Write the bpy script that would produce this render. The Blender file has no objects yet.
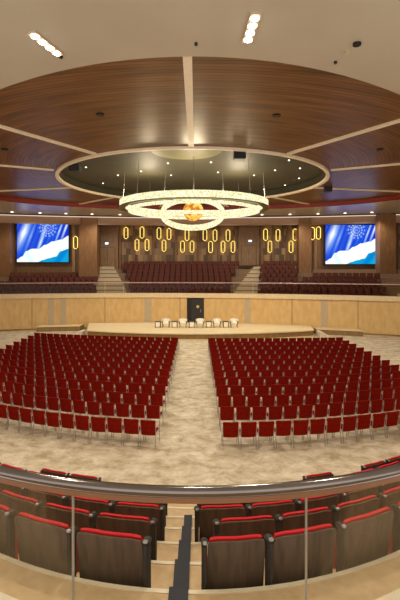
import bpy, bmesh, math, random
from mathutils import Vector, Matrix
random.seed(7)
S = bpy.context.scene
C = S.collection
PI = math.pi
# ------------------------------------------------------------------ camera, world, light, exposure
EYE, F, CX, HY = 5.95, 450.0, 196.5, 268.0
cd = bpy.data.cameras.new('camera'); cam = bpy.data.objects.new('camera', cd); C.objects.link(cam)
cam.location = (0, 0, EYE); cam.rotation_euler = (PI/2, 0, 0)
cd.sensor_fit = 'VERTICAL'; cd.sensor_height = 36; cd.lens = 27
cd.shift_x = (200-CX)/600.0; cd.shift_y = -(300-HY)/600.0
cd.clip_start = 0.05; cd.clip_end = 300
S.camera = cam
w = bpy.data.worlds.new('world'); S.world = w; w.use_nodes = True
w.node_tree.nodes['Background'].inputs[0].default_value = (1.0, 0.97, 0.90, 1)
w.node_tree.nodes['Background'].inputs[1].default_value = 1.0
S.view_settings.view_transform = 'Standard'; S.view_settings.look = 'None'
S.view_settings.gamma = 1; S.view_settings.use_curve_mapping = False
S.view_settings.exposure = 0.62
def area(name, loc, sx, sy, power, col=(1, .92, .78), rot=(0, 0, 0)):
    l = bpy.data.lights.new(name, 'AREA'); l.shape = 'RECTANGLE'; l.size = sx; l.size_y = sy
    l.energy = power; l.color = col
    o = bpy.data.objects.new(name, l); o.location = loc; o.rotation_euler = rot; C.objects.link(o); return o
def point(name, loc, power, r=.1, col=(1, .92, .78)):
    l = bpy.data.lights.new(name, 'POINT'); l.energy = power; l.color = col; l.shadow_soft_size = r
    o = bpy.data.objects.new(name, l); o.location = loc; C.objects.link(o); return o
def spot(name, loc, power, ang=150, r=.2, col=(1, .92, .78), rot=(0, 0, 0), blend=.6):
    l = bpy.data.lights.new(name, 'SPOT'); l.energy = power; l.color = col; l.shadow_soft_size = r
    l.spot_size = math.radians(ang); l.spot_blend = blend
    o = bpy.data.objects.new(name, l); o.location = loc; o.rotation_euler = rot; C.objects.link(o); return o
H1, H2 = 5.5, 5.85            # lower and upper ceiling above the eye
ZC, ZW = EYE+H1, EYE+H2
# downlights in the ceiling disc and in the beige ceiling round it
for (x, y, p) in [(-6, 18, 900), (6, 18, 900), (-9, 27, 900), (9, 27, 900), (-6.5, 36, 900), (6.5, 36, 900), (0, 36, 800), (-12.5, 33, 700), (12.5, 33, 700)]:
    spot('downlight', (x, y, ZW-.35), p, 140)
for (x, y, p) in [(-3.85, 11.0, 520), (1.35, 8.9, 520), (-8.5, 10, 300), (7.5, 9.5, 300), (0, 4.2, 240), (-3.2, 3.6, 150), (3.2, 3.6, 150)]:
    spot('ceiling_spot', (x, y, ZC-.25), p, 150)
for x in (-17, -10, -3.5, 3.5, 10, 17):
    spot('balcony_spot', (x, 46.2-.006*x*x, ZC-.3), 420, 140, rot=(.25, 0, 0))

def px(x, Y): return (x-CX)*Y/F
def hz(y, Y): return EYE-(y-HY)*Y/F
def wallY(X): return 44.3-.1017*X-.0107*X*X          # front of the far balcony
def backY(X): return 53.3-.0095*X*X                   # rear wall of the hall
def solve(fn, x, off=0):
    Y = 45.0
    for _ in range(30): Y = fn(px(x, Y))+off
    return px(x, Y), Y
# ------------------------------------------------------------------ materials
def lin(c):
    return tuple(((v/255.0)/12.92 if v/255.0 <= .04045 else ((v/255.0+.055)/1.055)**2.4) for v in c)
def mat(name, col, rough=.6, metal=0, spec=.5, noise=None, nscale=5, coat=0, bump=0):
    m = bpy.data.materials.new(name); m.use_nodes = True; nt = m.node_tree; b = nt.nodes['Principled BSDF']
    b.inputs['Roughness'].default_value = rough; b.inputs['Metallic'].default_value = metal
    b.inputs['Specular IOR Level'].default_value = spec
    if coat: b.inputs['Coat Weight'].default_value = coat; b.inputs['Coat Roughness'].default_value = .1
    c1 = lin(col)+(1,)
    c2 = (lin(noise) if noise else tuple(v*.9 for v in lin(col)))+(1,)
    tc = nt.nodes.new('ShaderNodeTexCoord'); n = nt.nodes.new('ShaderNodeTexNoise')
    n.inputs['Scale'].default_value = nscale; n.inputs['Detail'].default_value = 5
    r = nt.nodes.new('ShaderNodeValToRGB'); r.color_ramp.elements[0].position = .35; r.color_ramp.elements[1].position = .65
    r.color_ramp.elements[0].color = c1; r.color_ramp.elements[1].color = c2
    nt.links.new(tc.outputs['Object'], n.inputs['Vector']); nt.links.new(n.outputs['Fac'], r.inputs['Fac'])
    nt.links.new(r.outputs['Color'], b.inputs['Base Color'])
    if bump:
        bp = nt.nodes.new('ShaderNodeBump'); bp.inputs['Strength'].default_value = bump
        nt.links.new(n.outputs['Fac'], bp.inputs['Height']); nt.links.new(bp.outputs['Normal'], b.inputs['Normal'])
    return m
def emat(name, col, st):
    m = bpy.data.materials.new(name); m.use_nodes = True; nt = m.node_tree
    e = nt.nodes.new('ShaderNodeEmission'); e.inputs[0].default_value = lin(col)+(1,); e.inputs[1].default_value = st
    nt.links.new(e.outputs[0], nt.nodes['Material Output'].inputs[0]); return m
def glassmat(name, tint=(.93, .96, .94), g=.12):
    m = bpy.data.materials.new(name); m.use_nodes = True; nt = m.node_tree
    t = nt.nodes.new('ShaderNodeBsdfTransparent'); t.inputs[0].default_value = tint+(1,)
    gl = nt.nodes.new('ShaderNodeBsdfGlossy'); gl.inputs['Roughness'].default_value = .03
    fr = nt.nodes.new('ShaderNodeFresnel'); fr.inputs[0].default_value = 1.45
    mx = nt.nodes.new('ShaderNodeMixShader')
    mu = nt.nodes.new('ShaderNodeMath'); mu.operation = 'MULTIPLY'; mu.inputs[1].default_value = g*4
    nt.links.new(fr.outputs[0], mu.inputs[0]); nt.links.new(mu.outputs[0], mx.inputs[0])
    nt.links.new(t.outputs[0], mx.inputs[1]); nt.links.new(gl.outputs[0], mx.inputs[2])
    nt.links.new(mx.outputs[0], nt.nodes['Material Output'].inputs[0]); return m
M = {}
def floor_mat():
    m = mat('carpet', (200, 182, 152), .85, spec=.2); nt = m.node_tree; b = nt.nodes['Principled BSDF']
    tc = nt.nodes.new('ShaderNodeTexCoord')
    mp = nt.nodes.new('ShaderNodeMapping'); mp.inputs['Scale'].default_value = (1, 1.15, 1); nt.links.new(tc.outputs['Object'], mp.inputs[0])
    a = nt.nodes.new('ShaderNodeTexNoise'); a.inputs['Scale'].default_value = 1.5; a.inputs['Detail'].default_value = 7; a.inputs['Roughness'].default_value = .72
    a.inputs['Distortion'].default_value = .25
    nt.links.new(mp.outputs[0], a.inputs['Vector'])
    r = nt.nodes.new('ShaderNodeValToRGB'); e = r.color_ramp.elements
    e[0].position = .36; e[0].color = lin((164, 145, 113))+(1,); e[1].position = .66; e[1].color = lin((222, 208, 184))+(1,)
    nt.links.new(a.outputs['Fac'], r.inputs[0]); nt.links.new(r.outputs[0], b.inputs['Base Color'])
    return m
def wood_ceiling():
    m = mat('ceiling_wood', (120, 72, 42), .33, spec=.22); nt = m.node_tree; b = nt.nodes['Principled BSDF']
    tc = nt.nodes.new('ShaderNodeTexCoord'); sp = nt.nodes.new('ShaderNodeSeparateXYZ'); nt.links.new(tc.outputs['Object'], sp.inputs[0])
    def mth(op, a=None, bb=None, va=None, vb=None):
        n = nt.nodes.new('ShaderNodeMath'); n.operation = op
        if a: nt.links.new(a, n.inputs[0])
        if bb: nt.links.new(bb, n.inputs[1])
        if va is not None: n.inputs[0].default_value = va
        if vb is not None: n.inputs[1].default_value = vb
        return n.outputs[0]
    dy = mth('SUBTRACT', sp.outputs[1], vb=28.5)
    rr = mth('SQRT', mth('ADD', mth('MULTIPLY', sp.outputs[0], sp.outputs[0]), mth('MULTIPLY', dy, dy)))
    an = mth('ARCTAN2', dy, sp.outputs[0])
    cb = nt.nodes.new('ShaderNodeCombineXYZ')
    nt.links.new(mth('MULTIPLY', rr, vb=2.2), cb.inputs[0]); nt.links.new(mth('MULTIPLY', an, vb=2.5), cb.inputs[1])
    n = nt.nodes.new('ShaderNodeTexNoise'); n.inputs['Scale'].default_value = 1.6; n.inputs['Detail'].default_value = 5; nt.links.new(cb.outputs[0], n.inputs['Vector'])
    r = nt.nodes.new('ShaderNodeValToRGB'); e = r.color_ramp.elements
    e[0].position = .34; e[0].color = lin((92, 58, 28))+(1,); e[1].position = .68; e[1].color = lin((140, 92, 46))+(1,)
    nt.links.new(n.outputs['Fac'], r.inputs[0])
    st = mth('SINE', mth('MULTIPLY', rr, vb=2*PI/.2))
    st2 = mth('GREATER_THAN', st, vb=.72)
    mx = nt.nodes.new('ShaderNodeMix'); mx.data_type = 'RGBA'; nt.links.new(mth('MULTIPLY', st2, vb=.55), mx.inputs[0])
    nt.links.new(r.outputs[0], mx.inputs[6]); mx.inputs[7].default_value = lin((52, 28, 14))+(1,)
    nt.links.new(mx.outputs[2], b.inputs['Base Color'])
    return m
def wall_pattern():
    m = mat('relief_wood', (120, 92, 62), .5); nt = m.node_tree; b = nt.nodes['Principled BSDF']
    tc = nt.nodes.new('ShaderNodeTexCoord'); mp = nt.nodes.new('ShaderNodeMapping'); mp.inputs['Rotation'].default_value = (PI/2, 0, 0)
    nt.links.new(tc.outputs['Object'], mp.inputs[0])
    v = nt.nodes.new('ShaderNodeTexBrick'); v.inputs['Scale'].default_value = 1.0; v.inputs['Brick Width'].default_value = .55; v.inputs['Row Height'].default_value = .75
    v.inputs['Mortar Size'].default_value = 0; v.offset = .5; v.inputs['Bias'].default_value = -.15
    v.inputs['Color1'].default_value = lin((104, 74, 48))+(1,); v.inputs['Color2'].default_value = lin((200, 160, 112))+(1,)
    nt.links.new(mp.outputs[0], v.inputs['Vector']); nt.links.new(v.outputs['Color'], b.inputs['Base Color'])
    return m
def strip_wood(name, c1, c2, sx=14, rough=.5):
    m = mat(name, c1, rough); nt = m.node_tree; b = nt.nodes['Principled BSDF']
    tc = nt.nodes.new('ShaderNodeTexCoord'); mp = nt.nodes.new('ShaderNodeMapping'); mp.inputs['Scale'].default_value = (sx, sx, 1.2)
    nt.links.new(tc.outputs['Object'], mp.inputs[0])
    n = nt.nodes.new('ShaderNodeTexNoise'); n.inputs['Scale'].default_value = 1; n.inputs['Detail'].default_value = 4; nt.links.new(mp.outputs[0], n.inputs['Vector'])
    r = nt.nodes.new('ShaderNodeValToRGB'); e = r.color_ramp.elements
    e[0].position = .35; e[0].color = lin(c1)+(1,); e[1].position = .65; e[1].color = lin(c2)+(1,)
    nt.links.new(n.outputs['Fac'], r.inputs[0]); nt.links.new(r.outputs[0], b.inputs['Base Color']); return m
M['floor'] = floor_mat()
M['ceilwood'] = wood_ceiling()
M['relief'] = wall_pattern()
M['beige'] = mat('ceiling_paint', (190, 177, 157), .27, spec=.5, noise=(185, 172, 152), nscale=.4)
M['cream'] = mat('cream_trim', (252, 238, 212), .5, noise=(248, 232, 204))
M['redfascia'] = mat('red_fascia', (150, 34, 24), .5)
M['disc'] = mat('dark_disc', (66, 62, 46), .6, noise=(58, 54, 40), nscale=.6)
M['black'] = mat('black_paint', (18, 16, 15), .5)
M['panel'] = strip_wood('panel_veneer', (212, 174, 112), (224, 188, 128), 3, .4)
M['greyp'] = mat('grey_strip', (196, 176, 144), .5)
M['ledge'] = mat('ledge_cream', (236, 212, 170), .5)
M['brown'] = strip_wood('brown_wood', (112, 80, 52), (132, 96, 64), 6)
M['pilaster'] = strip_wood('pilaster_wood', (130, 92, 58), (150, 108, 70), 8)
M['doorwood'] = strip_wood('door_wood', (142, 108, 74), (158, 122, 86), 6)
M['bulk'] = mat('bulkhead', (176, 140, 112), .45)
M['stagetop'] = strip_wood('stage_floor', (226, 204, 160), (234, 214, 172), 1.5, .4)
M['stageface'] = strip_wood('stage_face', (136, 106, 62), (150, 118, 72), 4)
M['balfloor'] = mat('balcony_carpet', (150, 122, 96), .9)
M['stair'] = mat('stair_stone', (212, 194, 164), .7)
M['tan'] = mat('tan_carpet', (196, 168, 128), .9, noise=(184, 154, 114), nscale=9)
M['nosing'] = mat('nosing', (222, 208, 180), .5)
M['runner'] = mat('dark_runner', (46, 48, 56), .9)
M['redfab'] = mat('red_fabric', (130, 24, 10), .9, spec=.06, noise=(110, 18, 7), nscale=14)
M['brightred'] = mat('bright_red_fabric', (196, 12, 28), .7, spec=.25, noise=(180, 8, 22), nscale=20)
M['maroon'] = mat('maroon_fabric', (112, 46, 28), .8, noise=(88, 34, 20), nscale=12)
M['armpale'] = mat('pale_arm', (226, 186, 160), .5)
M['silver'] = mat('silver_metal', (170, 168, 168), .35, .7)
M['shell'] = strip_wood('seat_shell', (66, 48, 34), (84, 64, 47), 26, .75)
M['armdark'] = mat('dark_arm', (36, 28, 24), .7)
M['chrome'] = mat('rail_metal', (132, 124, 122), .14, 1.0, noise=(122, 114, 112), nscale=2)
M['glass'] = glassmat('clear_glass', (.97, .98, .97), .05)
M['farglass'] = glassmat('far_glass', (.82, .80, .76), .05)
M['white_up'] = mat('white_upholstery', (250, 244, 228), .6)
M['tabledark'] = mat('dark_frame', (72, 52, 36), .5)
M['bulb'] = emat('bulb', (255, 246, 230), 14)
M['dot'] = emat('small_lamp', (255, 240, 205), 2.2)
M['hexlamp'] = emat('hex_lamp', (255, 222, 110), 1.3)
M['amber'] = emat('amber_glow', (255, 150, 20), .8)
nt_ = M['amber'].node_tree; n_ = nt_.nodes.new('ShaderNodeTexNoise'); n_.inputs['Scale'].default_value = 2.6; n_.inputs['Detail'].default_value = 3
r_ = nt_.nodes.new('ShaderNodeValToRGB'); r_.color_ramp.elements[0].position = .38; r_.color_ramp.elements[1].position = .62
r_.color_ramp.elements[0].color = lin((196, 104, 16))+(1,); r_.color_ramp.elements[1].color = lin((255, 216, 110))+(1,)
tc_ = nt_.nodes.new('ShaderNodeTexCoord'); nt_.links.new(tc_.outputs['Object'], n_.inputs[0]); nt_.links.new(n_.outputs['Fac'], r_.inputs[0]); nt_.links.new(r_.outputs[0], nt_.nodes['Emission'].inputs[0])
M['exit'] = emat('exit_glow', (190, 205, 255), 2.0)
M['coveline'] = emat('cove_light', (255, 230, 205), .55)
# chandelier band: glowing crystal
def crystal():
    m = bpy.data.materials.new('crystal_band'); m.use_nodes = True; nt = m.node_tree
    tc = nt.nodes.new('ShaderNodeTexCoord'); n = nt.nodes.new('ShaderNodeTexNoise'); n.inputs['Scale'].default_value = 9; n.inputs['Detail'].default_value = 3
    nt.links.new(tc.outputs['Object'], n.inputs[0])
    r = nt.nodes.new('ShaderNodeValToRGB'); e = r.color_ramp.elements
    e[0].position = .38; e[0].color = lin((196, 184, 124))+(1,); e[1].position = .62; e[1].color = lin((240, 238, 204))+(1,)
    nt.links.new(n.outputs['Fac'], r.inputs[0]); em = nt.nodes.new('ShaderNodeEmission'); em.inputs[1].default_value = 1.0
    nt.links.new(r.outputs[0], em.inputs[0]); nt.links.new(em.outputs[0], nt.nodes['Material Output'].inputs[0]); return m
M['crystal'] = crystal()
# ------------------------------------------------------------------ mesh helpers
class MB:
    def __init__(s): s.b = bmesh.new()
    def box(s, x0, x1, y0, y1, z0, z1, mx=None, bev=0):
        vs = [s.b.verts.new(v) for v in [(x0, y0, z0), (x1, y0, z0), (x1, y1, z0), (x0, y1, z0), (x0, y0, z1), (x1, y0, z1), (x1, y1, z1), (x0, y1, z1)]]
        fs = [s.b.faces.new([vs[i] for i in f]) for f in [(0, 3, 2, 1), (4, 5, 6, 7), (0, 1, 5, 4), (1, 2, 6, 5), (2, 3, 7, 6), (3, 0, 4, 7)]]
        if bev:
            es = list({e for f in fs for e in f.edges})
            g = bmesh.ops.bevel(s.b, geom=es, offset=bev, segments=2, affect='EDGES')
            vs = list({v for f in g['faces'] for v in f.verts} | {v for v in vs if v.is_valid})
        if mx is not None: bmesh.ops.transform(s.b, matrix=mx, verts=[v for v in vs if v.is_valid])
        return s
    def tube(s, pts, r, n=8, closed=False, ry=None):
        P = [Vector(p) for p in pts]; rings = []; N = len(P)
        for i, p in enumerate(P):
            a = P[i-1] if (i > 0 or closed) else p; c = P[(i+1) % N] if (i < N-1 or closed) else p
            t = (c-a).normalized(); up = Vector((0, 0, 1)) if abs(t.z) < .95 else Vector((1, 0, 0))
            u = t.cross(up).normalized(); v = u.cross(t)
            rings.append([s.b.verts.new(p+u*math.cos(2*PI*k/n)*r+v*math.sin(2*PI*k/n)*(ry or r)) for k in range(n)])
        for i in range(N if closed else N-1):
            A, B = rings[i], rings[(i+1) % N]
            for k in range(n): s.b.faces.new((A[k], A[(k+1) % n], B[(k+1) % n], B[k]))
        if not closed: s.b.faces.new(rings[0][::-1]); s.b.faces.new(rings[-1])
        return s
    def sweep(s, path, prof, closed=False):
        """path: [(x,y)], prof: [(out,z)] closed polygon; out is to the left of travel"""
        N = len(path); rings = []
        for i in range(N):
            a = path[i-1] if (i > 0 or closed) else path[i]; c = path[(i+1) % N] if (i < N-1 or closed) else path[i]
            t = Vector((c[0]-a[0], c[1]-a[1])).normalized(); nx, ny = -t.y, t.x
            rings.append([s.b.verts.new((path[i][0]+nx*o, path[i][1]+ny*o, z)) for o, z in prof])
        n = len(prof)
        for i in range(N if closed else N-1):
            A, B = rings[i], rings[(i+1) % N]
            for k in range(n): s.b.faces.new((A[k], A[(k+1) % n], B[(k+1) % n], B[k]))
        if not closed: s.b.faces.new(rings[0][::-1]); s.b.faces.new(rings[-1])
        return s
    def prism(s, poly, z0, z1):
        a = [s.b.verts.new((x, y, z0)) for x, y in poly]; c = [s.b.verts.new((x, y, z1)) for x, y in poly]
        s.b.faces.new(a[::-1]); s.b.faces.new(c)
        for i in range(len(a)): s.b.faces.new((a[i], a[(i+1) % len(a)], c[(i+1) % len(a)], c[i]))
        return s
    def ball(s, c, r, seg=16):
        bmesh.ops.create_uvsphere(s.b, u_segments=seg, v_segments=seg//2, radius=r, matrix=Matrix.Translation(c)); return s
    def cyl(s, c, r, h, n=20):
        bmesh.ops.create_cone(s.b, cap_ends=True, segments=n, radius1=r, radius2=r, depth=h, matrix=Matrix.Translation(c)); return s
    def strip(s, rows):
        """grid of points"""
        V = [[s.b.verts.new(p) for p in r] for r in rows]
        for i in range(len(V)-1):
            for j in range(len(V[0])-1): s.b.faces.new((V[i][j], V[i][j+1], V[i+1][j+1], V[i+1][j]))
        return s
    def xf(s, mx): bmesh.ops.transform(s.b, matrix=mx, verts=s.b.verts[:]); return s
    def build(s, name, m, parent=None, smooth=False, loc=None, fix=True):
        if fix: bmesh.ops.recalc_face_normals(s.b, faces=s.b.faces[:])
        me = bpy.data.meshes.new(name); s.b.to_mesh(me); s.b.free(); me.materials.append(m)
        if smooth:
            for p in me.polygons: p.use_smooth = True
            try: me.set_sharp_from_angle(angle=math.radians(40))
            except Exception: pass
        o = bpy.data.objects.new(name, me); C.objects.link(o)
        if loc: o.location = loc
        if parent: o.parent = parent
        return o
def empty(name, loc=(0, 0, 0), rz=0):
    o = bpy.data.objects.new(name, None); C.objects.link(o); o.location = loc; o.rotation_euler = (0, 0, rz); o.empty_display_size = .2; return o
def tag(o, label, cat, group=None, kind=None):
    if label: o['label'] = label
    if cat: o['category'] = cat
    if group: o['group'] = group
    if kind: o['kind'] = kind
    return o
def struct(o): o['kind'] = 'structure'; return o
def copy_tree(o, parent=None):
    c = o.copy(); C.objects.link(c)
    if parent: c.parent = parent
    for ch in KIDS.get(o.name, []): copy_tree(ch, c)
    return c
KIDS = {}
def freeze(o):
    k = list(o.children); KIDS[o.name] = k
    for c in k: freeze(c)
def inview(X, Y, Z, m=8):
    x = CX+F*X/Y; y = HY+F*(EYE-Z)/Y
    return -m < x < 400+m and -m < y < 600+m
ORD = ['first', 'second', 'third', 'fourth', 'fifth', 'sixth', 'seventh', 'eighth', 'ninth', 'tenth', 'eleventh', 'twelfth', 'thirteenth', 'fourteenth',
       'fifteenth', 'sixteenth', 'seventeenth', 'eighteenth', 'nineteenth', 'twentieth', 'twenty-first', 'twenty-second', 'twenty-third', 'twenty-fourth', 'twenty-fifth', 'twenty-sixth', 'twenty-seventh', 'twenty-eighth']
def arc(fn, X0, X1, n=48): return [(X0+(X1-X0)*i/n, fn(X0+(X1-X0)*i/n)) for i in range(n+1)]
# ------------------------------------------------------------------ floor of the hall
struct(MB().box(-30, 30, 8.6, 60, -.2, 0).build('floor', M['floor']))
# ------------------------------------------------------------------ far balcony front (curved veneer wall)
def wprof(X0, X1, offs, z0, z1, m, name, n=48, parent=None, fn=wallY):
    return MB().sweep(arc(fn, X0, X1, n), [(offs[0], z0), (offs[1], z0), (offs[1], z1), (offs[0], z1)]).build(name, m, parent)
LZ = 3.46
wall = struct(wprof(-24, 24, (0, .4), 0, LZ-.42, M['panel'], 'wall_back'))
struct(wprof(-24, 24, (-.14, .5), LZ-.42, LZ, M['ledge'], 'trim_1'))
struct(wprof(-24, 24, (-.03, .02), 0, .12, M['stageface'], 'baseboard_back'))
# grey strips and seams set in the veneer
for (a, b_) in [(48, 54), (60, 66), (144.5, 151.5), (244.5, 250.5), (321, 327.5)]:
    xa, ya = solve(wallY, a); xb, yb = solve(wallY, b_)
    struct(wprof(xa, xb, (-.03, .02), .12, LZ-.42, M['greyp'], 'trim_2', 4))
for a in (32, 105, 180, 292, 358):
    xa, ya = solve(wallY, a)
    struct(wprof(xa-.03, xa+.03, (-.012, .02), .12, LZ-.42, M['stageface'], 'trim_3', 1))
# dark door in the wall behind the stage
xa, _ = solve(wallY, 187); xb, _ = solve(wallY, 204)
d = struct(wprof(xa, xb, (-.05, .02), .5, LZ-.46, M['black'], 'door_1', 4))
leafm = mat('dark_door_leaf', (44, 40, 36), .4)
xc, yc = solve(wallY, 197.8); xl, _ = solve(wallY, 191.5)
wprof(xl, xb-.08, (-.09, -.05), .55, LZ-.6, leafm, 'door_leaf', 4, parent=d)
MB().xf(Matrix.Identity(4)).cyl((0, 0, 0), .14, .05).xf(Matrix.Translation((xc, yc-.12, hz(306.5, yc))) @ Matrix.Rotation(PI/2, 4, 'X')).build('round_sign', mat('sign_gold', (230, 196, 130), .4), d)
MB().box(xb-.35, xb-.3, yc-.2, yc-.1, 1.6, 1.9).build('door_handle', M['silver'], d)
# ------------------------------------------------------------------ stage
def stf(X): return 36.9-.004*X+.021*X*X
def stage_poly(x0, x1, yf):
    return [(x, yf(x)) for x in [x0+(x1-x0)*i/40 for i in range(41)]]
SZ = .6
tipL, tipR = px(89, 39.3), px(314, 38.8)
front = stage_poly(tipL, tipR, stf)
back = [(x, wallY(x)-.05) for x in [px(308, 43)+(px(86, 43)-px(308, 43))*i/20 for i in range(21)]]
st = empty('stage', (0, 40, 0)); tag(st, 'wide low wooden stage with a pale top and a bowed brown front', 'stage')
def poff(o): o.matrix_parent_inverse = o.parent.matrix_basis.inverted(); return o
poff(MB().prism(front+back, 0, SZ-.09).build('stage_riser', M['stageface'], st))
front2 = [(x*1.004, y-.12) for x, y in front]
poff(MB().prism(front2+back, SZ-.09, SZ).build('stage_top', M['stagetop'], st))
poff(MB().prism([(x, y-.2) for x, y in front]+[(x, y+.3) for x, y in front[::-1]], 0, .1).build('stage_plinth', M['stagetop'], st))
for i, (a, b_, dep) in enumerate([(42, 84, 1.5), (312, 357, 1.5)]):
    xa, _ = solve(wallY, a); xb, _ = solve(wallY, b_)
    pth = arc(wallY, xa, xb, 14)
    sp = MB().prism([(x, y-dep) for x, y in pth]+[(x, y-.04) for x, y in pth[::-1]], 0, .42).build('stage_wing', M['stageface'], st)
    poff(sp)
    t2 = MB().prism([(x, y-dep-.04) for x, y in pth]+[(x, y-.04) for x, y in pth[::-1]], .42, .48).build('wing_top', M['stagetop'], sp)
    pass
# pale steps at both tips of the stage
for (a, sgn, lab) in [(77.5, -1, 'pale two-tread step at the left tip of the stage'), (324, 1, 'pale two-tread step at the right tip of the stage')]:
    Y = 38.9 if sgn < 0 else 38.6
    e = empty('stage_step', (px(a, Y), Y, 0)); tag(e, lab, 'step')
    for k in range(3):
        x0, x1 = sorted((sgn*(k*.28-.45), sgn*((k+1)*.28-.45)))
        MB().box(x0, x1, -.5, .9, 0, .48-.16*k).build('tread', M['nosing'], e)
# ------------------------------------------------------------------ far balcony floor tiers, stairs, rear walls
def rowoff(j): return .85+.9*j
def rowz(j): return 2.86+.42*j
def tier(X0, X1, j, off1=None):
    o0 = rowoff(j)-.45; o1 = (rowoff(j)+.45) if off1 is None else off1
    return [(o0, 2.2), (o1, 2.2), (o1, rowz(j)), (o0, rowz(j))]
for j in range(8):
    n_ = 'balcony_tier'
    struct(MB().sweep(arc(wallY, -24, 24, 40), tier(0, 0, j, 12 if j == 7 else None)).build(n_, M['balfloor']))
# aisle stairs of the far balcony
def stairs(edges, nst, lab):
    e = empty('balcony_stairs', (0, 0, 0)); struct(e)
    for k in range(nst):
        off = .45+.45*k; z = 2.86+.21*k+.1; t = k/15.0
        x0 = edges[0]+(edges[2]-edges[0])*t; x1 = edges[1]+(edges[3]-edges[1])*t
        xa, _ = solve(wallY, x0, off); xb, _ = solve(wallY, x1, off)
        MB().sweep(arc(wallY, xa, xb, 4), [(off, z-.5), (off+.47, z-.5), (off+.47, z), (off, z)]).build('stair_tread', M['stair'], e)['kind'] = 'structure'
stairs((99, 129, 98, 120), 16, 'pale aisle stairs climbing to the door left of the middle seat block')
stairs((229, 255, 240, 259), 16, 'pale aisle stairs climbing to the door right of the middle seat block')
stairs((386, 404, 396, 412), 9, 'pale aisle stairs by the right edge, beyond the right screen')
# rear wall
BT = ZC
struct(MB().sweep(arc(backY, -24, 24, 40), [(0, 2), (.4, 2), (.4, BT+.2), (0, BT+.2)]).build('wall_rear', M['relief']))
# side walls
struct(MB().box(-24.4, -24, -8, 56, -.2, BT+.6).build('wall_left', M['panel']))
struct(MB().box(24, 24.4, -8, 56, -.2, BT+.6).build('wall_right', M['panel']))
# screen wall bays (brown), pilasters
def box_at(x0, x1, Y, y0, y1, dep, m, name, parent=None, bev=0):
    return MB().box(px(x0, Y), px(x1, Y), Y, Y+dep, hz(y1, Y), hz(y0, Y), bev=bev).build(name, m, parent)
YS = 48.4
for (a, b_) in [(-20, 80), (311, 420)]:
    struct(MB().box(px(a, YS), px(b_, YS), YS+.35, YS+.8, 3, BT).build('wall_screen_bay', M['brown']))
for (a, b_, yb, Y, side) in [(-6, 10, 281, 47.4, 1), (79, 97, 279, 48.1, 2), (299, 311.5, 279.5, 48.1, 3), (380, 396, 281.5, 45.2, 4)]:
    struct(MB().box(px(a, Y), px(b_, Y), Y, Y+1.2, 2.9, BT).build('trim_pilaster', M['pilaster']))
# reveals beside the screens: narrow paler strips
for a in (11.5, 73, 316, 378):
    struct(MB().box(px(a, YS)-.18, px(a, YS)+.18, YS+.28, YS+.36, hz(272, YS), BT-.6).build('trim_reveal', M['doorwood']))
# fins dividing the patterned rear wall
for a in (120, 134, 153, 176, 198, 219, 236, 262, 273, 287, 298):
    X, Y = solve(backY, a, -.15)
    struct(MB().box(X-.13, X+.13, Y-.12, Y+.2, 5, BT).build('trim_fin', M['pilaster']))
# door bays at the head of the two stairs
for (a, b_, yt, yb, lx, ly, n_) in [(98, 117, 247, 271.5, 107, 243.5, 'left'), (239.5, 258, 245, 265.5, 250, 241, 'right')]:
    Xm, Y = solve(backY, (a+b_)/2, -.5)
    w0 = struct(MB().box(px(a-1, Y), px(b_+1, Y), Y, Y+.5, hz(yb, Y), BT).build('wall_door_bay', M['doorwood']))
    dr = struct(MB().box(px(a+1.5, Y), px(b_-1.5, Y), Y-.06, Y+.02, hz(yb, Y), hz(yt, Y)).build('door_2', M['brown']))
    xm = px((a+b_)/2, Y)
    for sg in (-1, 1):
        x0, x1 = sorted((xm+sg*.03, px(b_-2.3, Y)-xm if sg > 0 else 0)) if False else (0, 0)
        hw = (px(b_-2.3, Y)-px(a+2.3, Y))/2
        x0, x1 = sorted((xm+sg*.025, xm+sg*hw))
        lf = MB().box(x0, x1, Y-.1, Y-.05, hz(yb, Y)+.02, hz(yt, Y)-.08).build('door_leaf', M['doorwood'], dr)
        MB().box(xm+sg*.12-.02, xm+sg*.12+.02, Y-.15, Y-.1, hz(yb, Y)+.9, hz(yb, Y)+1.3).build('door_handle', M['silver'], lf)
    sgn = empty('exit_light', (px(lx, Y), Y-.12, hz(ly, Y))); tag(sgn, 'small bluish white lit sign above the %s balcony door' % n_, 'exit sign')
    MB().box(-.22, .22, -.02, .08, -.14, .14).build('housing', M['greyp'], sgn)
    MB().box(-.18, .18, -.035, -.02, -.1, .1).build('lit_face', M['exit'], sgn)
# ------------------------------------------------------------------ ceiling
EC, ER, EA, EK = 27.2, 15.5, 16.67, .346
def egg(t, s=1.0, dx=0):
    return (-.1+EA*math.cos(t)*(1+EK*math.sin(t))*s+dx, EC+ER*math.sin(t)*s)
NE = 128
eg = [egg(2*PI*i/NE) for i in range(NE)]
OC, OR = (-.25, 30.5), 8.85
ov = [(OC[0]+OR*math.cos(2*PI*i/NE), OC[1]+OR*math.sin(2*PI*i/NE)) for i in range(NE)]
b = MB()
outer = []
for i in range(NE):
    t = 2*PI*i/NE; dx, dy = math.cos(t), math.sin(t); k = 1e9
    if dx > 1e-6: k = min(k, (25)/dx)
    if dx < -1e-6: k = min(k, (-25)/dx)
    if dy > 1e-6: k = min(k, (55-EC)/dy)
    if dy < -1e-6: k = min(k, (-9-EC)/dy)
    outer.append((dx*k, EC+dy*k))
b.strip([[(x, y, ZC) for x, y in eg+eg[:1]], [(x, y, ZC) for x, y in outer+outer[:1]], [(x, y, ZC+.5) for x, y in outer+outer[:1]], [(x, y, ZC+.5) for x, y in eg+eg[:1]]])
struct(b.build('ceiling', M['beige']))
eg_r = eg[::-1]
struct(MB().sweep(eg_r, [(0, ZC+.03), (.06, ZC+.03), (.06, ZW+.05), (0, ZW+.05)], closed=True).build('trim_red_edge', M['redfascia'], fix=True))
b = MB()
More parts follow.
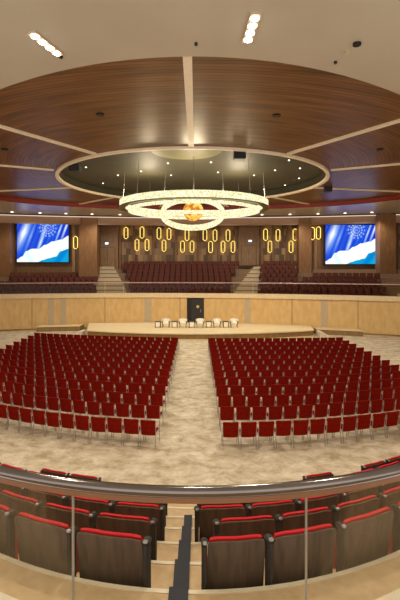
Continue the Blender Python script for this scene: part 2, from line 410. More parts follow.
b.strip([[(x, y, ZW) for x, y in ov+ov[:1]], [(x, y, ZW) for x, y in [egg(2*PI*i/NE, 1.02) for i in range(NE)]+[egg(0, 1.02)]]])
# the matching angular parametrisation differs between egg and oval; both run counter-clockwise from +x
wc = struct(b.build('ceiling_wood', M['ceilwood']))
md = wc.modifiers.new('t', 'SOLIDIFY'); md.thickness = .08; md.offset = 1
# ring trim and recessed dark disc
struct(MB().sweep(ov, [(-.05, ZW-.12), (.16, ZW-.12), (.16, ZW+.03), (-.05, ZW+.03)], closed=True).build('trim_ring', M['cream']))
struct(MB().sweep(ov, [(.0, ZW+.02), (.1, ZW+.02), (.1, ZW+.52), (.0, ZW+.52)], closed=True).build('trim_recess', M['disc']))
struct(MB().prism([(OC[0]+(x-OC[0])*1.02, OC[1]+(y-OC[1])*1.02) for x, y in ov], ZW+.5, ZW+.6).build('ceiling_disc', M['disc']))
struct(MB().cyl((OC[0]-.3, OC[1]-6.3, ZW+.47), 1.9, .06, 40).build('trim_disc_lit_patch', mat('olive_lit_patch', (128, 124, 84), .5)))  # paler olive round puts the chandelier's light on the disc into colour
# radial ribs
def hit(ang):
    """distance from oval centre to the egg outline along ang"""
    dx, dy = math.cos(ang), math.sin(ang); k = OR
    while k < 40:
        x, y = OC[0]+dx*k, OC[1]+dy*k
        s_ = (y-EC)/ER
        if abs(s_) >= 1: return k
        lim = EA*math.sqrt(1-s_*s_)*(1+EK*s_)
        if abs(x+.1) >= lim: return k
        k += .02
    return k
for dg in (-90, -123, -57, -155.5, -24.5, 166.5, 13.5, 135, 45, 105, 75):
    an = math.radians(dg); L = hit(an)
    if dg == -123: pass
    mx = Matrix.Translation((OC[0], OC[1], 0)) @ Matrix.Rotation(an, 4, 'Z')
    struct(MB().box(OR+.2, L+.05, -.13, .13, ZW-.07, ZW+.02, mx=mx).build('trim_rib', M['cream']))
# far soffit: slot, cove line and bulkhead
def bulkY(X): return 48.3-.0072*X*X
def bprof(o0, o1, z0, z1, m, name): return struct(MB().sweep(arc(bulkY, -24, 24, 40), [(o0, z0), (o1, z0), (o1, z1), (o0, z1)]).build(name, m))
bprof(-.3, .1, ZC-.07, ZC+.02, M['black'], 'trim_slot')
bprof(.35, .6, ZC-.10, ZC+.02, M['coveline'], 'trim_cove_light')
bprof(.9, 1.3, ZC-.85, ZC+.02, M['bulk'], 'trim_bulkhead')
bprof(1.3, 5, ZC-.5, ZC+.0, M['bulk'], 'trim_soffit')
# soffit above the screens (lit mauve band)
for (a, b_) in [(10, 80), (311, 380)]:
    struct(MB().box(px(a, YS-.6), px(b_, YS-.6), YS-.7, YS+.4, hz(222.5, YS-.6), BT-.05).build('trim_screen_head', M['bulk']))
# ------------------------------------------------------------------ screens
def hashn(a): return (math.sin(a*12.9898)*43758.5453) % 1.0
def vnoise(x):
    i = math.floor(x); f = x-i; f = f*f*(3-2*f); return hashn(i)*(1-f)+hashn(i+1)*f
def scol(u, v):
    # u right, v down, 0..1
    top = .98-.62*u**.8-.10*math.sin(u*6.0)*(1-u)
    ys = [(0, .93), (.1, .86), (.18, .72), (.3, .66), (.42, .66), (.55, .56), (.7, .47), (.85, .43), (1, .33)]
    yb = [(0, 1.0), (.4, 1.0), (.5, .95), (.62, .9), (.75, .86), (.85, .72), (1, .66)]
    def ip(t):
        for (a, c), (b2, d2) in zip(t, t[1:]):
            if u <= b2: f = (u-a)/(b2-a); f = f*f*(3-2*f); return c+(d2-c)*f
        return t[-1][1]
    top, bot = ip(ys), ip(yb)
    if v > bot: return mixc((0, 120, 200), (20, 160, 214), vnoise(u*9+v*5))
    if v > top:
        k = vnoise(u*7-v*3+2); return mixc((250, 255, 255), (190, 240, 226), max(0, k-.45)*1.1)
    s = u+v*.28                        # streaks lean to the left going down
    c = mixc((10, 40, 190), (30, 100, 236), vnoise(s*6+1.3))
    def st(c0, w_, fade, amp):
        return amp*max(0, 1-abs(s-c0)/w_)*max(0, 1-abs(v-fade)/.6)
    k = st(.20, .13, .25, 1.25)+st(.36, .05, .35, .6)+st(.60, .045, .5, .9)+st(.56, .03, .2, .5)+st(.98, .035, .12, 1.1)+st(.88, .03, .2, 1.0)+.25*max(0, vnoise(s*22)-.5)
    c = mixc(c, (235, 246, 255), min(1, k))
    # sunburst of short rays round a bright centre
    dx, dy = (u-.60)/1.0, (v-.13)*.75; r = math.hypot(dx, dy); an = math.atan2(dy, dx)
    if r < .2 and math.sin(an*14+1) > -.1 and math.sin(r*130) > -.3: c = mixc(c, (225, 240, 252), .7*min(1, (.22-r)*12))
    return c
def mixc(a, b_, t): t = max(0, min(1, t)); return tuple(a[i]+(b_[i]-a[i])*t for i in range(3))
sm = bpy.data.materials.new('screen_picture'); sm.use_nodes = True; nt = sm.node_tree
at = nt.nodes.new('ShaderNodeVertexColor'); at.layer_name = 'Col'; em = nt.nodes.new('ShaderNodeEmission'); em.inputs[1].default_value = .72
nt.links.new(at.outputs[0], em.inputs[0]); nt.links.new(em.outputs[0], nt.nodes['Material Output'].inputs[0])
def screen(x0, x1, y0, y1, lab):
    Y = YS; X0, X1, Z0, Z1 = px(x0, Y), px(x1, Y), hz(y1, Y), hz(y0, Y)
    e = empty('led_screen', ((X0+X1)/2, Y, Z0)); tag(e, lab, 'screen')
    W, Hh = X1-X0, Z1-Z0
    MB().box(-W/2-.12, W/2+.12, .02, .3, -.12, Hh+.1).build('screen_frame', M['black'], e)
    nx, nz = 120, 90
    me = bpy.data.meshes.new('screen_picture'); vs = []; fs = []
    for j in range(nz+1):
        for i in range(nx+1): vs.append((-W/2+W*i/nx, 0, Hh*j/nz))
    for j in range(nz):
        for i in range(nx): a = j*(nx+1)+i; fs.append((a, a+1, a+nx+2, a+nx+1))
    me.from_pydata(vs, [], fs); ca = me.color_attributes.new('Col', 'FLOAT_COLOR', 'POINT')
    for j in range(nz+1):
        for i in range(nx+1):
            ca.data[j*(nx+1)+i].color = lin(scol(i/nx, 1-j/nz))+(1,)
    me.materials.append(sm); o = bpy.data.objects.new('display', me); C.objects.link(o); o.parent = e
screen(17, 68.5, 223, 262, 'left large lit screen with blue and white swirling picture')
screen(325.5, 377, 225, 264, 'right large lit screen with blue and white swirling picture')
# ------------------------------------------------------------------ hexagonal wall lamps
HEX = [(126, 233), (142, 232.5), (137, 245), (147, 245), (159, 233.4), (164, 245.7), (169, 234), (187, 235), (182.5, 246.6), (192, 246.6), (205, 235), (210.6, 247), (215, 235.5),
       (228, 235.5), (223, 246.8), (233, 246.8), (265.6, 234.7), (270, 246.7), (278, 235.2), (291, 246.7), (295, 234.7), (313, 233.5), (319, 233), (75, 242.5)]
def hexlamp(x, y, lab):
    on_bay = x < 90 or x > 310
    X, Y = (px(x, YS), YS+.2) if on_bay else solve(backY, x, -.3)
    if x > 238 and x < 260: Y -= .5
    e = empty('hexagonal_lamp', (X, Y, hz(y, Y))); tag(e, lab, 'wall lamp', 'hexagonal lamps on the rear balcony wall')
    hw, hh, k = .22, .66, .14
    P = [(0-hw, hh-k), (-hw*.3, hh), (hw*.3, hh), (hw, hh-k), (hw, -hh+k), (hw*.3, -hh), (-hw*.3, -hh), (-hw, -hh+k)]
    MB().tube([(a, 0, c) for a, c in P], .036, 6, closed=True).build('lit_frame', M['hexlamp'], e)
    MB().box(-.04, .04, .02, .32, -.08, .08).build('bracket', M['tabledark'], e)
upper = sorted([h for h in HEX if h[1] < 240]); lower = sorted([h for h in HEX if h[1] >= 240])
for i, h in enumerate(upper): hexlamp(h[0], h[1], 'yellow hexagonal ring lamp on the rear wall, upper row, %s from left' % ORD[i])
for i, h in enumerate(lower):
    hexlamp(h[0], h[1], 'yellow hexagonal ring lamp alone beside the left screen' if i == 0 else 'yellow hexagonal ring lamp in the lower row, %s from left' % ORD[i-1])
# ------------------------------------------------------------------ far balcony balustrade
bal = empty('glass_balustrade', (0, 44, LZ)); tag(bal, 'long curved glass balustrade with pale handrail on the far balcony', 'balustrade')
RZ = LZ+1.03
poff(MB().tube([(x, y+.25, RZ) for x, y in arc(wallY, -23.5, 23.5, 60)], .05, 6).build('handrail', mat('pale_rail', (206, 176, 168), .4, .3), bal))
xs = [-23.5+47*i/26 for i in range(27)]
for i in range(26):
    poff(MB().sweep(arc(wallY, xs[i]+.03, xs[i+1]-.03, 3), [(.24, LZ), (.26, LZ), (.26, RZ-.03), (.24, RZ-.03)]).build('glass_pane', M['farglass'], bal))
# ------------------------------------------------------------------ far balcony seats
def seat_far():
    b = MB()
    mx = Matrix.Rotation(-.2, 4, 'X')
    b.box(-.25, .25, -.05, .05, 0, .46, mx=Matrix.Translation((0, .12, .42)) @ mx)
    b.box(-.25, .25, -.32, .1, .36, .48)
    b.b.faces.ensure_lookup_table(); n0 = len(b.b.faces)
    b.box(-.285, -.255, -.28, .12, 0, .6); b.box(.255, .285, -.28, .12, 0, .6)
    b.box(-.27, .27, -.05, .06, .0, .50, mx=Matrix.Translation((0, .17, .42)) @ mx)
    b.b.faces.ensure_lookup_table()
    for i, f in enumerate(b.b.faces):
        if i >= n0: f.material_index = 1
    return b
proto = seat_far().build('theatre_seat', M['maroon'])
proto.data.materials.append(M['armdark'])
used_far = False
BLOCKS = [('block under left screen', -4, 97, 5, None), ('block between the stairs', 122, 238, 8, (130, 228)),
          ('block beside right stairs', 259, 299, 8, (257, 299)), ('block under right screen', 299, 385, 5, None)]
cands = []
for (bn, xa, xb, nr, bot) in BLOCKS:
    for j in range(nr):
        off = rowoff(j)+.1
        x0, x1 = xa, xb
        if bot: t = j/7.0; x0 = bot[0]+(xa-bot[0])*t; x1 = bot[1]+(xb-bot[1])*t
        X0, _ = solve(wallY, x0, off); X1, _ = solve(wallY, x1, off)
        n = int((X1-X0)/.6); s0 = (X1-X0-n*.6)/2
        for i in range(n):
            X = X0+s0+.3+.6*i+(.14 if j % 2 else -.14); Y = wallY(X)+off
            if 10 > CX+F*X/Y > -6 and j > 3: continue
            if j >= 4 and (79 < CX+F*X/Y < 97 or 299 < CX+F*X/Y < 311): continue
            if j >= 3 and (CX+F*X/Y > 379 or CX+F*X/Y < 11): continue
            sl = math.atan(-.1017-.0214*X)
            cands.append((j, X, Y, rowz(j), sl, bn, i, bool(bot)))
cands.sort(key=lambda c: c[2])
NEAR_N = 27
lim = 300-NEAR_N
for c in cands[:lim]:
    j, X, Y, Z, sl, bn, i, _b = c
    if not used_far: o = proto; used_far = True
    else: o = proto.copy(); C.objects.link(o)
    o.location = (X, Y, Z); o.rotation_euler = (0, 0, sl)
    tag(o, 'maroon seat, %s row up, %s from the left, %s' % (ORD[j], ORD[i], bn), 'seat', 'maroon seats on the far balcony')
rest = cands[lim:]
if rest:
    big = bmesh.new(); pm = proto.data
    for c in rest:
        t = bmesh.new(); t.from_mesh(pm); bmesh.ops.transform(t, matrix=Matrix.Translation((c[1], c[2], c[3])) @ Matrix.Rotation(c[4], 4, 'Z'), verts=t.verts[:])
        tm = bpy.data.meshes.new('x'); t.to_mesh(tm); t.free(); big.from_mesh(tm); bpy.data.meshes.remove(tm)
    me = bpy.data.meshes.new('theatre_seats'); big.to_mesh(me); big.free(); me.materials.append(M['maroon']); me.materials.append(M['armdark'])
    o = bpy.data.objects.new('theatre_seats', me); C.objects.link(o); tag(o, 'rearmost rows of maroon seats at the top of the far balcony', 'seats', None, 'stuff')
# ------------------------------------------------------------------ red chairs on the hall floor
def chair_parts():
    P = {}
    b = MB()       # padded back, slightly curved
    rows = []
    nx = 6
    def bp(u, w, yo):
        x = u*.258*(1-.06*(1-w)); z = .38+.52*w; y = -.20-.09*w-.03*(1-u*u)+yo; return (x, y, z)
    ws = [0, .04, .5, .94, 1]
    sh = [.93, 1, 1, 1, .93]
    F_ = [[bp((-1+2*i/nx)*sh[k], ws[k], 0) for i in range(nx+1)] for k in range(5)]
    B_ = [[bp((-1+2*i/nx)*sh[k], ws[k], -.05) for i in range(nx+1)] for k in range(5)]
    b.strip(F_); b.strip([r[::-1] for r in B_])
    for k in range(4):
        for (u) in (0, nx):
            vs = [b.b.verts.new(p) for p in (F_[k][u], F_[k+1][u], B_[k+1][u], B_[k][u])]; b.b.faces.new(vs)
    for k in (0, 4):
        for i in range(nx):
            vs = [b.b.verts.new(p) for p in (F_[k][i], F_[k][i+1], B_[k][i+1], B_[k][i])]; b.b.faces.new(vs)
    bmesh.ops.remove_doubles(b.b, verts=b.b.verts[:], dist=.0005)
    P['backrest'] = b
    P['seat'] = MB().box(-.235, .235, -.2, .25, .42, .49, bev=.025)
    P['legL'] = MB().tube([(-.255, -.34, .0), (-.255, -.25, .42), (-.255, -.31, .80)], .014, 6)
    P['legR'] = MB().tube([(.255, -.34, .0), (.255, -.25, .42), (.255, -.31, .80)], .014, 6)
    P['legFL'] = MB().tube([(-.255, .27, .0), (-.255, .2, .43)], .014, 6)
    P['legFR'] = MB().tube([(.255, .27, .0), (.255, .2, .43)], .014, 6)
    P['frame'] = MB().tube([(-.255, -.24, .41), (-.255, .21, .43), (.255, .21, .43), (.255, -.24, .41)], .013, 6)
    P['armL'] = MB().box(-.275, -.235, -.3, .12, .66, .69); P['armR'] = MB().box(.235, .275, -.3, .12, .66, .69)
    return P
def make_chair():
    e = empty('banquet_chair'); P = chair_parts()
    P['backrest'].build('backrest', M['redfab'], e, True); P['seat'].build('seat', M['redfab'], e)
    for k in ('legL', 'legR', 'legFL', 'legFR'): P[k].build('leg', M['silver'], e, True)
    P['frame'].build('seat_frame', M['silver'], e)
    for k in ('armL', 'armR'): P[k].build('armrest', M['armpale'], e)
    return e
def chair_single():
    me = bpy.data.meshes.new('banquet_chair'); me.materials.append(M['redfab']); me.materials.append(M['silver']); big = bmesh.new()
    for k, b in chair_parts().items():
        bmesh.ops.recalc_face_normals(b.b, faces=b.b.faces[:])
        for f in b.b.faces: f.material_index = 0 if k in ('backrest', 'seat') else 1
        tm = bpy.data.meshes.new('x'); b.b.to_mesh(tm); b.b.free(); big.from_mesh(tm); bpy.data.meshes.remove(tm)
    big.to_mesh(me); big.free(); return me
Y0S = [14.8, 16.45, 17.95, 19.45, 20.9, 22.35, 23.75, 25.2, 26.65, 28.1, 29.6, 31.1, 32.6]
ch = []
for k, Y0 in enumerate(Y0S):
    t = (1/Y0-1/14.8)/(1/32.6-1/14.8)
    cc = .0298+(.0097-.0298)*t; aa = -.05-.03*t
    XL = -1.30+.0*k; XR = .86
    for side in (-1, 1):
        X = (XL-.26) if side < 0 else (XR+.26); i = 0
        while True:
            if side < 0 and X < -12.55-.0*k: break
            if side > 0 and X > 10.65: break
            Y = Y0+aa*X+cc*X*X; sl = math.atan(aa+2*cc*X)
            if inview(X, Y, .8, 10) or inview(X, Y, .0, 4): ch.append((k, side, i, X, Y, sl))
            X += side*.58*math.cos(sl); i += 1
ch.sort(key=lambda c: c[4])
NP = make_chair(); freeze(NP); single = None; first = True
sname = {-1: 'left', 1: 'right'}
for n, c in enumerate(ch[:300]):
    k, side, i, X, Y, sl = c
    if k <= 4:
        if first: o = NP; first = False
        else: o = copy_tree(NP)
    else:
        if single is None: single = chair_single()
        o = bpy.data.objects.new('banquet_chair', single); C.objects.link(o)
    rz_ = random.uniform(-.03, .03)
    o.location = (X, Y+random.uniform(-.03, .03)+.3, 0); o.rotation_euler = (0, 0, sl+rz_)
    rowd = 'nearest row' if k == 0 else '%s row back' % ORD[k]
    tag(o, 'red chair %s of the aisle, %s, %s' % (sname[side], rowd, 'beside the aisle' if i == 0 else '%s from the aisle' % ORD[i]), 'chair', 'red chairs in rows on the hall floor')
rest = ch[300:]
print('CHAIRS', len(ch), 'BALC', len(cands))
if rest:
    if single is None: single = chair_single()
    big = bmesh.new()
    for (k, side, i, X, Y, sl) in rest:
        t = bmesh.new(); t.from_mesh(single); bmesh.ops.transform(t, matrix=Matrix.Translation((X, Y+.3, 0)) @ Matrix.Rotation(sl, 4, 'Z'), verts=t.verts[:])
        tm = bpy.data.meshes.new('x'); t.to_mesh(tm); t.free(); big.from_mesh(tm); bpy.data.meshes.remove(tm)
    me = bpy.data.meshes.new('banquet_chairs'); big.to_mesh(me); big.free(); me.materials.append(M['redfab']); me.materials.append(M['silver'])
    o = bpy.data.objects.new('banquet_chairs', me); C.objects.link(o); tag(o, 'last rows of red chairs just in front of the stage', 'chairs', None, 'stuff')
# ------------------------------------------------------------------ chairs and small tables on the stage
def armchair():
    e = empty('stage_armchair')
    b = MB(); n = 10
    ring = [(.25*math.cos(PI*i/n), .0+.25*math.sin(PI*i/n)) for i in range(n+1)]
    b.sweep(ring, [(.02, .40), (-.11, .40), (-.14, .74), (-.02, .78)]); b.build('backrest', M['white_up'], e, True)
    MB().box(-.27, .27, -.33, .25, .34, .47, bev=.04).build('seat', M['white_up'], e)
    for sx in (-1, 1):
        MB().box(min(sx*.28, sx*.35), max(sx*.28, sx*.35), -.36, .02, .36, .56, bev=.02).build('armrest', M['tabledark'], e)
        for sy in (-.3, .28): MB().tube([(sx*.28, sy, 0), (sx*.28, sy, .35)], .025, 6).build('leg', M['tabledark'], e)
    return e
def side_table():
    e = empty('side_table')
    MB().box(-.24, .24, -.26, .24, .50, .56).build('tabletop', M['tabledark'], e)
    MB().box(-.185, .185, -.275, .18, .10, .50).build('white_panel', M['white_up'], e)
    for sx in (-.22, .22):
        for sy in (-.24, .22): MB().box(sx-.03, sx+.03, sy-.03, sy+.03, 0, .5).build('leg', M['tabledark'], e)
    return e
A = armchair(); freeze(A); T = side_table(); freeze(T)
YT = 40.6
pos5 = ['leftmost', 'second from the left', 'middle one', 'second from the right', 'rightmost']
for i, x in enumerate((166, 183, 200, 217, 234)):
    o = A if i == 0 else copy_tree(A); o.location = (px(x, YT), YT, SZ)
    tag(o, 'white round-backed armchair on the stage, %s of five' % pos5[i], 'armchair', 'white armchairs on the stage')
for i, x in enumerate((158, 174.7, 191.8, 208.7, 225.7)):
    o = T if i == 0 else copy_tree(T); o.location = (px(x, YT), YT-.05, SZ)
    tag(o, 'small white side table with dark frame on the stage, %s of five' % pos5[i], 'side table', 'side tables on the stage')
# ------------------------------------------------------------------ chandelier
CY = 30.0; CXX = px(194, CY)
chd = empty('chandelier', (CXX, CY, EYE+3.95)); tag(chd, 'giant chandelier of glowing crystal rings round an amber ball under the dark ceiling disc', 'chandelier')
def ring(R, w_, h_, n=96, ell=1.0):
    b = MB(); pth = [(R*math.cos(2*PI*i/n), R*ell*math.sin(2*PI*i/n)) for i in range(n)]
    return b.sweep(pth, [(-w_/2, 0), (w_/2, 0), (w_/2, h_), (-w_/2, h_)], closed=True)
ring(4.75, .3, .42).build('outer_ring', M['crystal'], chd)
ring(4.75, .44, .05).xf(Matrix.Translation((0, 0, -.05))).build('outer_ring_rim', mat('ring_metal', (120, 104, 66), .3, .6), chd)
ring(4.3, .1, .2).xf(Matrix.Translation((0, 0, -.25))).build('inner_band', M['crystal'], chd)
ring(2.05, .14, .34).xf(Matrix.Translation((-.1, 0, -.42)) @ Matrix.Rotation(math.radians(34), 4, 'X')).build('tilted_ring', M['crystal'], chd)
MB().box(-2.1, 3.1, -.9, -.8, -.44, -.2).build('cross_band', M['crystal'], chd)
MB().ball((-.05, 0, -.15), .68, 24).build('amber_ball', M['amber'], chd, True)
b = MB()
for i in range(8):
    a = 2*PI*i/8; MB().tube([(4.75*math.cos(a), 4.75*math.sin(a), .4), (4.6*math.cos(a), 4.6*math.sin(a), ZW+.5-(EYE+3.95))], .012, 4).build('suspension_wire', M['silver'], chd)
for a in (0, PI/2, PI, -PI/2):
    MB().tube([(2.0*math.cos(a), 2.0*math.sin(a), 0), (1.9*math.cos(a), 1.9*math.sin(a), ZW+.5-(EYE+3.95))], .01, 4).build('suspension_wire', M['silver'], chd)
MB().tube([(-.05, 0, .4), (-.05, 0, ZW+.5-(EYE+3.95))], .012, 4).build('suspension_wire', M['silver'], chd)
point('chandelier_light', (CXX, CY-3.0, EYE+4.3), 260, .6, (1, .82, .55))
point('chandelier_light', (CXX-3.0, CY, EYE+4.9), 260, .5, (1, .82, .55))
point('chandelier_light', (CXX+3.0, CY, EYE+4.9), 260, .5, (1, .82, .55))
# ------------------------------------------------------------------ ceiling fixtures
def strip_light(x0, y0, x1, y1, lab):
    def P(x, y): Y = F*H1/(HY-y); return Vector((px(x, Y), Y, 0))
    a, c = P(x0, y0), P(x1, y1); m_ = (a+c)/2; L = (c-a).length; an = math.atan2((c-a).y, (c-a).x)
    e = empty('ceiling_light', (m_.x, m_.y, ZC), an); tag(e, lab, 'ceiling light')
    MB().box(-L/2, L/2, -.12, .12, -.05, 0).build('housing', M['greyp'], e)
    for k in range(4):
        x = -L/2+L*(k+.5)/4; h = MB().cyl((x, 0, -.06), .09, .03, 16).build('lamp', M['bulb'], e)
strip_light(31, 31, 60, 54, 'bright ceiling strip of four lamps at the upper left')
strip_light(247, 41, 256, 12, 'bright ceiling strip of four lamps at the upper right')
def fixture(x, y, H, r, m, name, lab, cat, kind_h=.06, grp=None):
    Y = F*H/(HY-y); o = MB().cyl((0, 0, -kind_h/2), r, kind_h, 16).build(name, m, None, loc=(px(x, Y), Y, EYE+H)); tag(o, lab, cat, grp); return o
for (x, y, r, l) in [(357, 43, .1, 'small dark ceiling camera on the beige ceiling at the upper right'), (347, 51, .07, 'small pale ceiling nozzle below the dark ceiling camera'), (335.5, 61.5, .04, 'tiny ceiling nozzle near the wooden edge, upper right'),
                     (196, 43, .04, 'tiny ceiling nozzle above the middle rib'), (61, 56, .05, 'tiny ceiling nozzle beside the left ceiling strip')]:
    fixture(x, y, H1, r, M['black'] if r != .07 else M['greyp'], 'ceiling_nozzle', l, 'ceiling fitting')
WL = ['upper left', 'upper right', 'far left', 'far right', 'left beside the disc']
for i, (x, y) in enumerate([(100, 114), (276.5, 115), (5, 149), (380, 149)]):
    fixture(x, y, H2, .16, M['black'], 'recessed_downlight', 'dark recessed downlight in the wooden ceiling, %s' % WL[i], 'downlight', .05, 'downlights in the wooden ceiling')
DOT = [(86, 167), (103, 183), (118, 175), (141, 171), (168, 163), (171, 175), (211, 162), (218, 172), (254, 175), (264, 189), (275, 170), (285, 185), (300, 168), (299, 178), (289, 160)]
DOT.sort()
for i, (x, y) in enumerate(DOT):
    Y = F*(H2+.5)/(HY-y); o = MB().cyl((0, 0, -.02), .055, .04, 12).build('disc_lamp', M['dot'], None, loc=(px(x, Y), Y, ZW+.5))
    tag(o, 'tiny bright lamp in the dark ceiling disc, %s from the left' % ORD[i], 'ceiling lamp', 'tiny lamps in the dark ceiling disc')
for i, x in enumerate((12, 40, 66, 92, 120, 262, 290, 318, 345, 372)):
    Y = bulkY(px(x, 46))-1.6; o = MB().cyl((0, 0, -.02), .13, .04, 12).build('soffit_lamp', M['dot'], None, loc=(px(x, Y), Y, ZC))
    tag(o, 'small round lamp in the far ceiling edge, %s from the left' % ORD[i], 'ceiling lamp', 'lamps in the far ceiling edge')
def speaker(x, y, s, lab):
    Y = F*(H2)/(HY-y)+.3; e = empty('ceiling_speaker', (px(x, Y), Y, ZW+.05)); tag(e, lab, 'speaker')
    MB().box(-s/2, s/2, -s/2, s/2, -.42, -.02, bev=.03).build('cabinet', M['black'], e)
    MB().box(-.03, .03, -.03, .03, -.05, .45).build('bracket', M['silver'], e)
speaker(239.5, 151, .6, 'black speaker box hanging at the near edge of the ceiling disc')
speaker(75, 164, .6, 'black speaker box hanging at the left edge of the ceiling disc')
speaker(328, 186, .5, 'black speaker box hanging at the right edge of the ceiling disc')
# ------------------------------------------------------------------ near balcony tiers
NZ = EYE-2.77                    # walkway level
def nr(k):                       # nosing curve of tier k
    Y0 = 3.85+.83*k; return lambda X: Y0+.53/Y0*X*X
tiers = []
for k in range(7):
    z = NZ-.3*k; f0 = nr(k-1) if k else (lambda X: 3.18+.15*X*X); f1 = nr(k)
    wX = 4.2+.9*k
    p0 = arc(f0, -wX, wX, 40); p1 = arc(f1, -wX, wX, 40)
    b = MB()
    zt = z; b.strip([[(x, y, zt) for x, y in p0], [(x, y, zt) for x, y in p1], [(x, y, zt-.6) for x, y in p1], [(x, y, zt-.6) for x, y in p0], [(x, y, zt) for x, y in p0]])
    struct(b.build('balcony_step', M['tan']))
    struct(MB().sweep(p1, [(-.035, z), (.012, z), (.012, z+.008), (-.035, z+.008)]).build('trim_nosing', M['nosing']))
struct(MB().sweep(arc(nr(6), -9.5, 9.5, 40), [(-.25, -.05), (0, -.05), (0, NZ-1.82), (-.25, NZ-1.82)]).build('wall_front', M['panel']))
# curb of the upper platform
struct(MB().sweep(arc(lambda X: 3.25+.15*X*X, -4.2, 4.2, 40), [(0, NZ-.5), (.13, NZ-.5), (.13, NZ+.03), (0, NZ+.03)]).build('trim_curb', M['nosing']))
# dark carpet runner on the steps
b = empty('stair_runner', (-.16, 3.85, NZ)); tag(b, 'dark narrow carpet runner down the steps between the near seats', 'carpet runner')
for k in range(0, 5):
    z = NZ-.3*k; y0 = (3.3 if k == 0 else nr(k-1)(-.15))+.0; y1 = nr(k)(-.15)
    poff(MB().box(-.235+.01*k, -.07, y0+.012, y1+.015, z+.008, z+.022).box(-.235+.01*k, -.07, y1+.013, y1+.028, z-.3, z+.022).build('runner_tread', M['runner'], b))
# near seats: wooden shell, red cushion, tip-up pad, dark end panel
def near_seat(side):
    e = empty('theatre_seat')
    def back(x0, x1, z0, z1, yb, th, cur, lean, name, m):
        nx = 8; b = MB(); Fp = []; Bp = []
        zs = [z0, z0+.03, (z0+z1)/2, z1-.035, z1]; sh = [.97, 1, 1, 1, .95]
        for k_, z in enumerate(zs):
            r1 = []; r2 = []
            for i in range(nx+1):
                u = -1+2*i/nx; x = (x0+x1)/2+u*(x1-x0)/2*sh[k_]
                y = yb-lean*(z-z0)-cur*(1-u*u)
                zz = z-(.018*abs(u)**6 if k_ >= 3 else 0)
                r1.append((x, y, zz)); r2.append((x, y+th, zz))
            Fp.append(r1); Bp.append(r2)
        b.strip(Fp); b.strip(Bp)
        for k_ in range(4):
            for i in (0, nx): b.b.faces.new([b.b.verts.new(p) for p in (Fp[k_][i], Fp[k_+1][i], Bp[k_+1][i], Bp[k_][i])])
        for k_ in (0, 4):
            for i in range(nx): b.b.faces.new([b.b.verts.new(p) for p in (Fp[k_][i], Fp[k_][i+1], Bp[k_][i+1], Bp[k_][i])])
        bmesh.ops.remove_doubles(b.b, verts=b.b.verts[:], dist=.0005)
        return b.build(name, m, e, True)
    back(-.262, .262, .06, .69, .17, .02, .03, .16, 'back_shell', M['shell'])
    back(-.25, .25, .12, .706, .192, .035, .03, .16, 'back_cushion', M['brightred'])
    MB().box(-.24, .24, .26, .36, .12, .44, bev=.03).build('seat_pad', M['brightred'], e)
    s = side
    MB().box(min(s*.272, s*.316), max(s*.272, s*.316), .05, .14, 0, .665, bev=.012, mx=Matrix.Translation((0, -.0, 0)) @ Matrix.Shear('XZ', 4, (0, -.1)) if False else None).build('end_panel', M['armdark'], e)
    ar = MB().box(min(s*.262, s*.324), max(s*.262, s*.324), .045, .15, .665, .69, bev=.012).build('armrest', M['armdark'], e)
    MB().box(min(s*.276, s*.31), max(s*.276, s*.31), .04, .075, .675, .697, bev=.006).build('metal_cap', M['silver'], ar)
    return e
NS = {-1: near_seat(1), 1: near_seat(-1)}      # left of the aisle the panel is on the right
for k_ in NS: freeze(NS[k_])
usedn = {-1: False, 1: False}; cnt = 0
rl = ['nearest the camera', 'second down', 'third down', 'fourth down', 'fifth down', 'sixth down']
edgesL = [-.44, -.46, -.43, -.47, -.5, -.5]; edgesR = [.06, .2, -.01, .02, .05, .05]
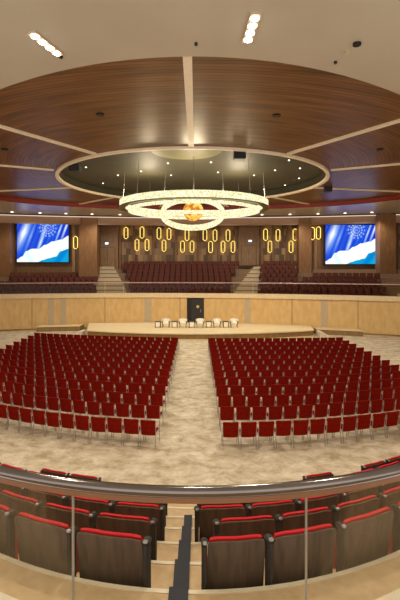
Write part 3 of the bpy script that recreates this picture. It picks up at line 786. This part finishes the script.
for k in range(6):
    f = nr(k); z = NZ-.3*(k+1)
    Y0 = 3.85+.83*k; cc = .53/Y0
    for side in (-1, 1):
        base = [1.2, 1.15, 1.1, 1.1, 1.1, 1.1][k]; sc = .97 if k == 0 and side > 0 else base; i = 0
        X = (edgesL[k]-.3*sc) if side < 0 else (edgesR[k]+.31*sc)
        while i < 12:
            sl = math.atan(2*cc*X); Y = f(X)
            top = z+.7; xs_ = CX+F*X/Y; ys_ = HY+F*(EYE-top)/Y
            if -45 < xs_ < 445 and not (k == 5 and (xs_ < 46 or 100 < xs_ < 296 or 348 < xs_ < 368)):
                if not usedn[side]: o = NS[side]; usedn[side] = True
                else: o = copy_tree(NS[side])
                o.location = (X, Y+.0, z); o.rotation_euler = (0, 0, sl); o.scale = (sc, 1, 1); cnt += 1
                tag(o, 'red-topped brown seat %s of the steps, row %s, %s' % (sname[side], rl[k], 'beside the steps' if i == 0 else '%s from the steps' % ORD[i]), 'theatre seat', 'near theatre seats below the railing')
            sn = base
            X += side*.6*(sc+sn)/2*math.cos(sl); i += 1; sc = sn
print('NEAR SEATS', cnt)
# ------------------------------------------------------------------ near railing
rail = empty('glass_railing', (0, 1.5, EYE-1.75)); tag(rail, 'curved metal handrail over clear glass panes in front of the camera', 'railing')
def rY(X): a = abs(X); return 1.507+.29*a*a if a < .8 else 1.507+.29*.64+.464*(a-.8)+.03*(a-.8)**2
hr = EYE-.75
poff(MB().tube([(x, y, hr) for x, y in arc(rY, -3.6, 3.6, 120)], .0195, 16).build('handrail', M['chrome'], rail, True))
poff(MB().sweep(arc(rY, -3.6, 3.6, 120), [(-.012, hr-.034), (.012, hr-.034), (.012, hr-.015), (-.012, hr-.015)]).build('glass_channel', mat('channel', (150, 110, 84), .4, .5), rail))
jx = [-3.5, -2.8, -2.05, -1.25, px(71.5, 1.54), px(306.7, 1.54), 1.25, 2.05, 2.8, 3.5]
for i in range(9):
    poff(MB().sweep(arc(rY, jx[i]+.003, jx[i+1]-.003, 16), [(-.004, EYE-1.75), (.004, EYE-1.75), (.004, hr-.02), (-.004, hr-.02)]).build('glass_pane', M['glass'], rail))
for x in jx[1:9]:
    poff(MB().box(x-.003, x+.003, rY(x)-.006, rY(x)+.006, EYE-1.75, hr-.02).build('pane_joint', mat('joint', (150, 140, 124), .4), rail))
# platform the camera stands on (hidden under the frame)
struct(MB().box(-4.4, 4.4, -3, 1.45, EYE-1.85, EYE-1.75).build('floor_platform', M['tan']))
